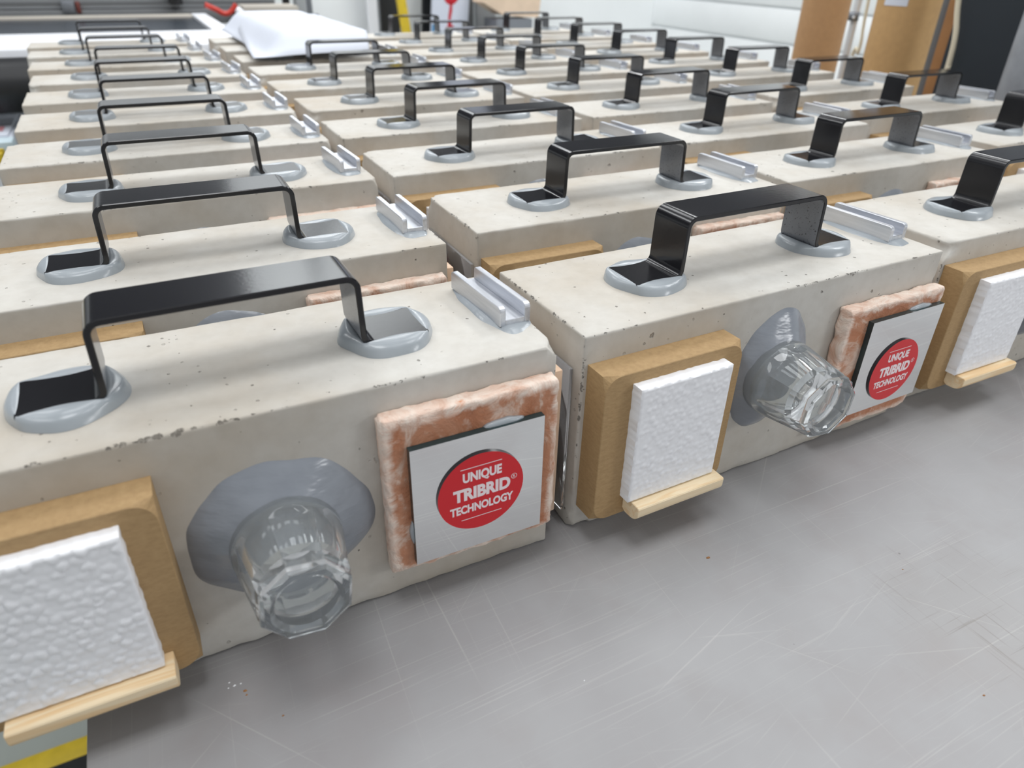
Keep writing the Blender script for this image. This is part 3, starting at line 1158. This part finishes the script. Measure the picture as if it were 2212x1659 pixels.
for k, (x, y) in POS.items():
    row = int(k[1:])
    lab = SPECIAL.get(k)
    if lab is None:
        if k[0] == 'D':
            lab = 'concrete block with black handle, %s visible from front in rightmost column' % ORD[row - 1]
        else:
            lab = 'concrete block with black handle, %s from front in %s' % (ORD[row], CN[k[0]])
    add_block(k, x, y, lab, YAW.get(k, rnd.uniform(-0.006, 0.006)))

# ------------------------------------------------------------------ white paper lying over the far blocks
def paper_me(name, x0f, x0b, x1f, x1b, y0, y1, dz=0.0, seed=0):
    nx, ny = 30, 30
    vs, fs = [], []

    def hz(x, y):
        # drapes over the handles that stand under it
        e = min(max((x - 0.045) / 0.055, 0), 1)
        e2 = min(max((0.325 - x) / 0.10, 0), 1)
        fy = min(max((y - 1.095) / 0.06, 0), 1)
        s = lambda u: u * u * (3 - 2 * u)
        return 0.1445 + (0.0365) * s(e) * s(e2) * s(fy) + 0.0015 * noise.noise(Vector((x * 9, y * 9, seed))) + dz
    for top in (0, 1):
        for jy in range(ny + 1):
            v_ = jy / ny
            for ix in range(nx + 1):
                u = ix / nx
                x = (x0f * (1 - v_) + x0b * v_) * (1 - u) + (x1f * (1 - v_) + x1b * v_) * u
                y = y0 + (y1 - y0) * v_ + 0.05 * u * (1 - v_) * 0.2
                vs.append((x, y, hz(x, y) + 0.0008 * top))
    W1 = nx + 1
    N = W1 * (ny + 1)
    for jy in range(ny):
        for ix in range(nx):
            q = [jy * W1 + ix, jy * W1 + ix + 1, (jy + 1) * W1 + ix + 1, (jy + 1) * W1 + ix]
            fs.append(tuple(reversed(q)))
            fs.append(tuple(N + i for i in q))
    loop = [i for i in range(W1)] + [k * W1 + nx for k in range(1, ny + 1)] + [ny * W1 + i for i in range(nx - 1, -1, -1)] + [k * W1 for k in range(ny - 1, 0, -1)]
    for i in range(len(loop)):
        a, b = loop[i], loop[(i + 1) % len(loop)]
        fs.append((a, b, N + b, N + a))
    return fix(mesh(name, vs, fs, 'paper_white', True))


p1 = obj('paper_sheet', paper_me('paper_sheet', 0.030, 0.066, 0.236, 0.330, 1.10, 1.50))
tag(p1, 'large white paper sheet draped over the far block handles, on top', 'paper')
p2 = obj('paper_sheet', paper_me('paper_sheet_b', 0.052, 0.050, 0.20, 0.27, 1.32, 1.66, -0.0032, 4))
tag(p2, 'white paper sheet under the larger one, its corner showing at the back left', 'paper')

# ------------------------------------------------------------------ flatbed machine behind
mc = empty('flatbed_machine', (0.135, 1.80, FZ))
tag(mc, 'white framed flatbed machine with dark bed and grey gantry behind the blocks', 'machine')
mo = (-0.135, -1.80, -FZ)
obj('front_rail', box_me('front_rail', [(-1.7, 0.135, 1.80, 2.155, 0.02, 0.10)], 'machine_white', 0.006), mc, mo)
obj('side_rail', box_me('side_rail', [(0.085, 0.135, 2.155, 2.78, 0.02, 0.10)], 'machine_white', 0.004), mc, mo)
obj('rear_rail', box_me('rear_rail', [(-1.7, 0.085, 2.72, 2.78, 0.02, 0.099)], 'machine_beige', 0.004), mc, mo)
obj('glass_bed', box_me('glass_bed', [(-1.7, 0.085, 2.155, 2.72, 0.06, 0.092)], 'dark_bed'), mc, mo)
obj('gantry_beam', box_me('gantry_beam', [(-1.7, 0.40, 2.88, 3.0, 0.112, 0.36)], 'machine_grey', 0.004), mc, mo)
obj('gantry_groove', box_me('gantry_groove', [(-1.7, 0.40, 2.872, 2.881, 0.128, 0.134), (-1.7, 0.40, 2.872, 2.881, 0.150, 0.158), (-1.7, 0.40, 2.872, 2.881, 0.20, 0.21)], 'machine_dark_grey'), mc, mo)
obj('lower_beam', box_me('lower_beam', [(-1.7, 0.40, 2.86, 3.0, 0.06, 0.110)], 'machine_dark_grey', 0.003), mc, mo)
br = obj('bracket', box_me('bracket', [(-0.315, -0.275, 2.852, 2.88, 0.100, 0.138)], 'metal_grey', 0.003), mc, mo)
obj('cover_plate', box_me('cover_plate', [(-0.272, -0.258, 2.852, 2.88, 0.100, 0.135)], 'dull_red', 0.002), mc, mo)
obj('motor_housing', box_me('motor_housing', [(0.025, 0.07, 2.82, 2.88, 0.125, 0.19)], 'black_plastic', 0.004), mc, mo)
obj('control_strip', box_me('control_strip', [(-0.462, -0.452, 2.152, 2.158, 0.1, 0.106)], 'sky_blue_print'), mc, mo)
obj('front_apron', box_me('front_apron', [(-1.7, 0.13, 2.08, 2.10, -0.5, 0.02)], 'machine_beige'), mc, mo)
for x, y in ((-1.6, 1.9), (0.08, 1.9), (-1.6, 2.95), (0.08, 2.95)):
    obj('leg', box_me('leg', [(x - 0.04, x + 0.04, y - 0.04, y + 0.04, FZ, 0.06)], 'machine_grey'), mc, mo)

vr = empty('vinyl_roll', (-0.30, 1.715, 0.036))
tag(vr, 'thick black vinyl roll lying across in front of the white machine', 'roll')
obj('roll_body', cyl_me('roll_body', 0.056, -1.2, 'black_vinyl', 48, 'x'), vr)
obj('core_tube', cyl_me('core_tube', 0.022, -1.26, 'kraft_card', 24, 'x'), vr, (0.03, 0, 0))
obj('roll_cradle', box_me('roll_cradle', [(-1.25, 0.02, 0.058, 0.08, -0.03, -0.015)], 'machine_grey'), vr)

ct = empty('side_cart', (-0.72, 1.62, FZ))
tag(ct, 'low side cart left of the table, holding white sheets', 'cart')
obj('cart_top', box_me('cart_top', [(-0.35, 0.31, -0.42, 0.38, 0.80, 0.825)], 'machine_grey', 0.003), ct)
for x in (-0.32, 0.28):
    for y in (-0.38, 0.34):
        obj('leg', box_me('leg', [(x - 0.015, x + 0.015, y - 0.015, y + 0.015, 0, 0.80)], 'metal_grey'), ct)
tag(obj('white_sheet_stack', box_me('white_sheet_stack', [(-1.0, -0.418, 1.60, 1.97, -0.075, -0.052), (-1.0, -0.424, 1.61, 1.96, -0.052, -0.046)], 'paper_white', 0.001)),
    'stack of white sheets on the side cart at the left edge', 'sheets')
tag(obj('pink_leaflet', box_me('pink_leaflet', [(-0.60, -0.436, 1.655, 1.70, -0.046, -0.044)], 'pink_print')), 'small pink leaflet lying on the white sheet stack', 'leaflet')
tag(obj('pale_blue_board', box_me('pale_blue_board', [(-0.95, -0.41, 1.53, 1.585, -0.075, -0.045)], 'pale_blue_board', 0.002)), 'pale blue board edge in front of the white sheets at left', 'board')
tag(obj('yellow_spirit_level', box_me('yellow_spirit_level', [(-0.98, -0.415, 1.40, 1.45, -0.075, -0.04), (-0.98, -0.415, 1.42, 1.43, -0.04, -0.036)], 'yellow_edging', 0.002)),
    'yellow level lying on the cart left of the concrete blocks', 'level')

# clutter between machine and wall
cb = obj('beige_carton', box_me('beige_carton', [(0.255, 0.45, 2.70, 2.84, FZ, 0.125)], 'machine_beige', 0.004))
tag(cb, 'beige carton standing behind the white paper, right of the machine', 'box')
rc = empty('air_gun', (0.17, 2.66, 0.10))
tag(rc, 'red air gun with black hose hanging beside the flatbed machine', 'tool')
obj('gun_body', tube_me('gun_body', smooth_path([(-0.045, 0, 0.034), (-0.01, 0, 0.018), (0.012, 0, 0.006), (0.035, 0, 0.010), (0.058, 0, 0.034)], 6), 0.0085, 'red_plastic', 10), rc)
obj('nozzle', tube_me('nozzle', [(0.055, 0, 0.02), (0.075, 0, 0.004)], 0.012, 'machine_white', 10), rc)
obj('hose', tube_me('hose', smooth_path([(0.045, 0, 0.006), (0.072, 0, -0.008), (0.10, 0, -0.022), (0.13, 0.0, -0.024), (0.18, 0, -0.018), (0.235, 0, -0.019), (0.25, 0, -0.03), (0.25, -0.02, -0.5), (0.2, -0.05, -0.985)], 6), 0.006, 'black_plastic', 8), rc)
up = empty('aluminium_upright', (0.505, 2.90, FZ))
tag(up, 'grey aluminium upright post beside the white wall, left of the boards', 'post')
obj('post_profile', box_me('post_profile', [(-0.028, 0.012, -0.03, 0.03, 0, 2.3)], 'machine_grey', 0.003), up)
obj('dark_side', box_me('dark_side', [(0.012, 0.036, -0.02, 0.03, 0, 2.2)], 'metal_grey', 0.002), up)
obj('blue_strip', box_me('blue_strip', [(0.036, 0.056, -0.03, 0.0, 0, 0.985)], 'navy_plastic', 0.002), up)
obj('black_handle', box_me('black_handle', [(-0.075, -0.05, -0.03, 0.0, 0.985, 1.4)], 'black_plastic', 0.004), up)
obj('handle_bracket', box_me('handle_bracket', [(-0.075, -0.028, -0.02, 0.0, 1.10, 1.12), (-0.075, -0.028, -0.02, 0.0, 1.30, 1.32)], 'black_plastic'), up)


def leaning(name, label, cat, x0, x1, y, mat, z1=0.9, lean=0.10, skew=0.0, tk=0.02, group=None):
    """board standing on the floor, leaning back to the wall; skew shifts its top sideways"""
    vs = []
    for z, s in ((FZ, 0), (z1, 1)):
        dx, dy = skew * s, lean * s
        vs += [(x0 + dx, y + dy, z), (x1 + dx, y + dy, z), (x1 + dx, y + dy + tk, z), (x0 + dx, y + dy + tk, z)]
    fs = [(0, 1, 2, 3), (4, 5, 6, 7), (0, 1, 5, 4), (1, 2, 6, 5), (2, 3, 7, 6), (3, 0, 4, 7)]
    o = obj(name, fix(mesh(name, vs, fs, mat)))
    tag(o, label, cat, group)
    return o


leaning('white_strip_board', 'narrow white board leaning on the back wall, left of a black one', 'board', 0.858, 0.902, 3.19, 'machine_white', 0.9, 0.03)
leaning('black_display_board', 'tall black board leaning behind the yellow strip', 'board', 0.908, 0.995, 3.19, 'black_plastic', 1.2, 0.03, 0.02)
leaning('yellow_batten', 'yellow batten leaning against the black board', 'batten', 1.07, 1.11, 3.03, 'yellow_edging', 1.0, 0.03, -0.235, 0.018)
leaning('black_corner_board', 'narrow black board leaning left of the red splash poster', 'board', 1.057, 1.10, 3.19, 'black_plastic', 1.0, 0.03, 0.12)
leaning('dark_grey_board', 'dark grey board leaning just right of the red splash poster', 'board', 1.305, 1.362, 3.19, 'machine_dark_grey', 1.0, 0.03, 0.02)
leaning('grey_sheet', 'pale grey sheet leaning on the back wall under the carton', 'sheet', 1.392, 1.49, 3.19, 'machine_grey', 0.55, 0.03)
ps = empty('poster_panel', (1.20, 3.10, FZ))
tag(ps, 'white poster panel with a red wine splash shape, leaning at the back', 'poster')
vs = [(-0.16, 0, 0), (0.02, 0, 0), (0.02, 0.015, 0), (-0.16, 0.015, 0)]
vs += [(x + 0.165, y + 0.03, 1.8) for x, y, z in vs]
obj('panel', fix(mesh('panel', vs, [(0, 1, 2, 3), (4, 5, 6, 7), (0, 1, 5, 4), (1, 2, 6, 5), (2, 3, 7, 6), (3, 0, 4, 7)], 'poster_blue_white')), ps)
# the red splash: rounded bowl, thin stem, foot, following the panel's lean
def onp(x, z):
    s = z / 1.8
    return (x + 0.165 * s, 0.03 * s - 0.0012, z)
bowl = [(0.000 + 0.040 * math.cos(a), 1.045 + 0.048 * math.sin(a)) for a in [2 * PI * k / 24 for k in range(24)]]
stem = [(-0.004, 1.01), (0.006, 1.01), (0.008, 0.975), (0.002, 0.94), (0.010, 0.905), (-0.012, 0.905), (-0.010, 0.95)]
foot = [(-0.022, 0.905), (0.016, 0.915), (0.020, 0.903), (0.0, 0.893), (-0.020, 0.890)]
V_, F_ = [], []
for pl in (bowl, stem, foot):
    b = len(V_)
    V_ += [onp(x - 0.07, z) for x, z in pl]
    F_.append(tuple(range(b, b + len(pl))))
obj('red_splash', mesh('red_splash', V_, F_, 'crimson_print'), ps)
obj('blue_corner', mesh('blue_corner', [onp(-0.158, 0.87), onp(-0.125, 0.87), onp(-0.128, 0.915), onp(-0.158, 0.92)], [(0, 1, 2, 3)], 'sky_blue_print'), ps)

gb = obj('grey_crate', box_me('grey_crate', [(1.36, 1.54, 2.92, 3.06, FZ, 0.050)], 'metal_grey', 0.004))
tag(gb, 'grey crate standing by the back wall under the peach cardboard', 'crate')
pc = obj('peach_cardboard', fix(mesh('peach_cardboard', [(1.30, 2.93, 0.115), (1.40, 2.93, 0.064), (1.575, 2.93, 0.052), (1.60, 2.93, 0.26), (1.33, 2.93, 0.26),
                                                       (1.30, 3.05, 0.115), (1.40, 3.05, 0.064), (1.575, 3.05, 0.052), (1.60, 3.05, 0.26), (1.33, 3.05, 0.26)],
                                   [(0, 1, 2, 3, 4), (5, 6, 7, 8, 9), (0, 1, 6, 5), (1, 2, 7, 6), (2, 3, 8, 7), (3, 4, 9, 8), (4, 0, 5, 9)], 'peach_card')))
tag(pc, 'torn peach cardboard piece on the grey crate at the back', 'cardboard')

# ------------------------------------------------------------------ things standing right of the table
r1 = empty('cardboard_tube', (1.25, 1.004, FZ))
tag(r1, 'slimmer brown cardboard tube standing by the white wall, left of the pole', 'tube', 'cardboard tubes right of the table')
obj('tube_wall', cyl_me('tube_wall', 0.0505, 1.30, 'kraft_card_dark', 48), r1)
r2 = empty('cardboard_tube', (1.20, 0.760, FZ))
tag(r2, 'wider brown cardboard tube with a white label, right of the white pole', 'tube', 'cardboard tubes right of the table')
obj('tube_wall', cyl_me('tube_wall', 0.058, 1.34, 'kraft_card', 48), r2)
lv, lf = [], []
for k in range(9):
    a = math.radians(170 + 5.5 * k)
    for z in (1.133, 1.21):
        lv.append((0.0586 * math.cos(a), 0.0586 * math.sin(a), z))
lf = [(2 * k, 2 * k + 2, 2 * k + 3, 2 * k + 1) for k in range(8)]
obj('paper_label', mesh('paper_label', lv, lf, 'paper_white', True), r2)
po = empty('white_pole', (1.20, 0.874, FZ))
tag(po, 'thin white metal pole between the two cardboard tubes', 'pole')
obj('pole_shaft', tube_me('pole_shaft', [(0, -0.004, 0), (0, 0.010, 1.9)], 0.0075, 'steel_pole', 12), po)
obj('clamp', tube_me('clamp', [(-0.004, 0.004, 1.098), (-0.004, 0.0045, 1.114)], 0.0105, 'metal_grey', 12), po)
obj('clamp_screw', tube_me('clamp_screw', [(-0.006, 0.003, 1.104), (-0.02, -0.010, 1.104)], 0.003, 'steel_pole', 8), po)
cs = obj('cream_strip', tube_me('cream_strip', smooth_path([(1.155, 0.829, FZ), (1.155, 0.829, 0.05), (1.155, 0.812, 0.15), (1.155, 0.818, 0.24), (1.155, 0.83, 0.6)], 8), 0.003, 'cream_foam', 8))
tag(cs, 'thin cream strip standing between the white pole and wider tube', 'strip')
gt = obj('grey_tube', cyl_me('grey_tube', 0.0085, 1.7, 'machine_dark_grey', 20), None, (1.172, 0.662, FZ))
tag(gt, 'slim dark grey tube standing right of the wider cardboard tube', 'tube')
leaning_board = obj('brown_board', box_me('brown_board', [(1.150, 1.165, 0.600, 0.645, FZ, 0.9)], 'brown_board', 0.001))
tag(leaning_board, 'narrow brown board standing between grey tube and black board', 'board')
ce = obj('cream_edging', tube_me('cream_edging', smooth_path([(1.085, 0.567, FZ), (1.085, 0.567, 0.05), (1.085, 0.567, 0.15), (1.085, 0.571, 0.20), (1.085, 0.584, 0.25), (1.085, 0.60, 0.35), (1.085, 0.60, 0.8)], 8), 0.0045, 'cream_foam', 10))
tag(ce, 'bowed cream foam edging in front of the black board', 'edging')
bb = obj('black_board', box_me('black_board', [(1.10, 1.122, 0.20, 0.592, FZ, 0.95)], 'navy_black_board', 0.002))
tag(bb, 'large blue-black board standing upright at the right edge', 'board')
gr = obj('wrapped_roll', cyl_me('wrapped_roll', 0.046, 1.6, 'grey_plastic_wrap', 40), None, (1.05, 0.398, FZ))
tag(gr, 'grey plastic-wrapped roll standing in front of the black board', 'roll')
cbl = obj('black_cable', tube_me('black_cable', smooth_path([(2.484, 2.20, 0.55), (2.484, 2.20, 0.25), (2.484, 2.205, 0.14), (2.484, 2.195, 0.085), (2.484, 2.17, 0.06), (2.484, 2.12, 0.05)], 8), 0.005, 'black_plastic', 8))
tag(cbl, 'black cable hanging down the white wall behind the cardboard tube', 'cable')

# ------------------------------------------------------------------ crumbs lying on the table
def crumbs(name, spots, mat, seed):
    rr = random.Random(seed)
    vs, fs = [], []
    for x, y, sz in spots:
        b = len(vs)
        a0 = rr.uniform(0, 6)
        for z, k in ((0.0, 1.0), (sz * 0.55, 0.55)):
            for i in range(6):
                a = a0 + i * PI / 3
                q = sz * k * rr.uniform(0.6, 1.2)
                vs.append((x + q * math.cos(a), y + q * 0.7 * math.sin(a), z))
        for i in range(6):
            fs.append((b + i, b + (i + 1) % 6, b + 6 + (i + 1) % 6, b + 6 + i))
        fs.append(tuple(b + 6 + i for i in range(6)))
        fs.append(tuple(b + i for i in range(6)))
    o = obj(name, fix(mesh(name, vs, fs, mat)))
    o['kind'] = 'stuff'
    return o


tag(crumbs('foam_crumbs', [(-0.1899, -0.0189, 0.0006), (-0.1877, -0.0217, 0.0008), (-0.1849, -0.0219, 0.0007), (-0.1907, -0.0219, 0.0005), (-0.0335, -0.0934, 0.0005)], 'white_polystyrene', 1),
    'tiny white foam crumbs on the grey table near the front glass', 'crumbs')
tag(crumbs('stone_crumbs', [(-0.1836, -0.0268, 0.0010), (-0.1833, -0.0294, 0.0006), (-0.1699, -0.0480, 0.0007), (0.0770, -0.0543, 0.0013), (0.1382, -0.1858, 0.0008), (0.1747, -0.1114, 0.0006)], 'brown_board', 2),
    'tiny dark grit crumbs scattered on the bare grey table', 'crumbs')
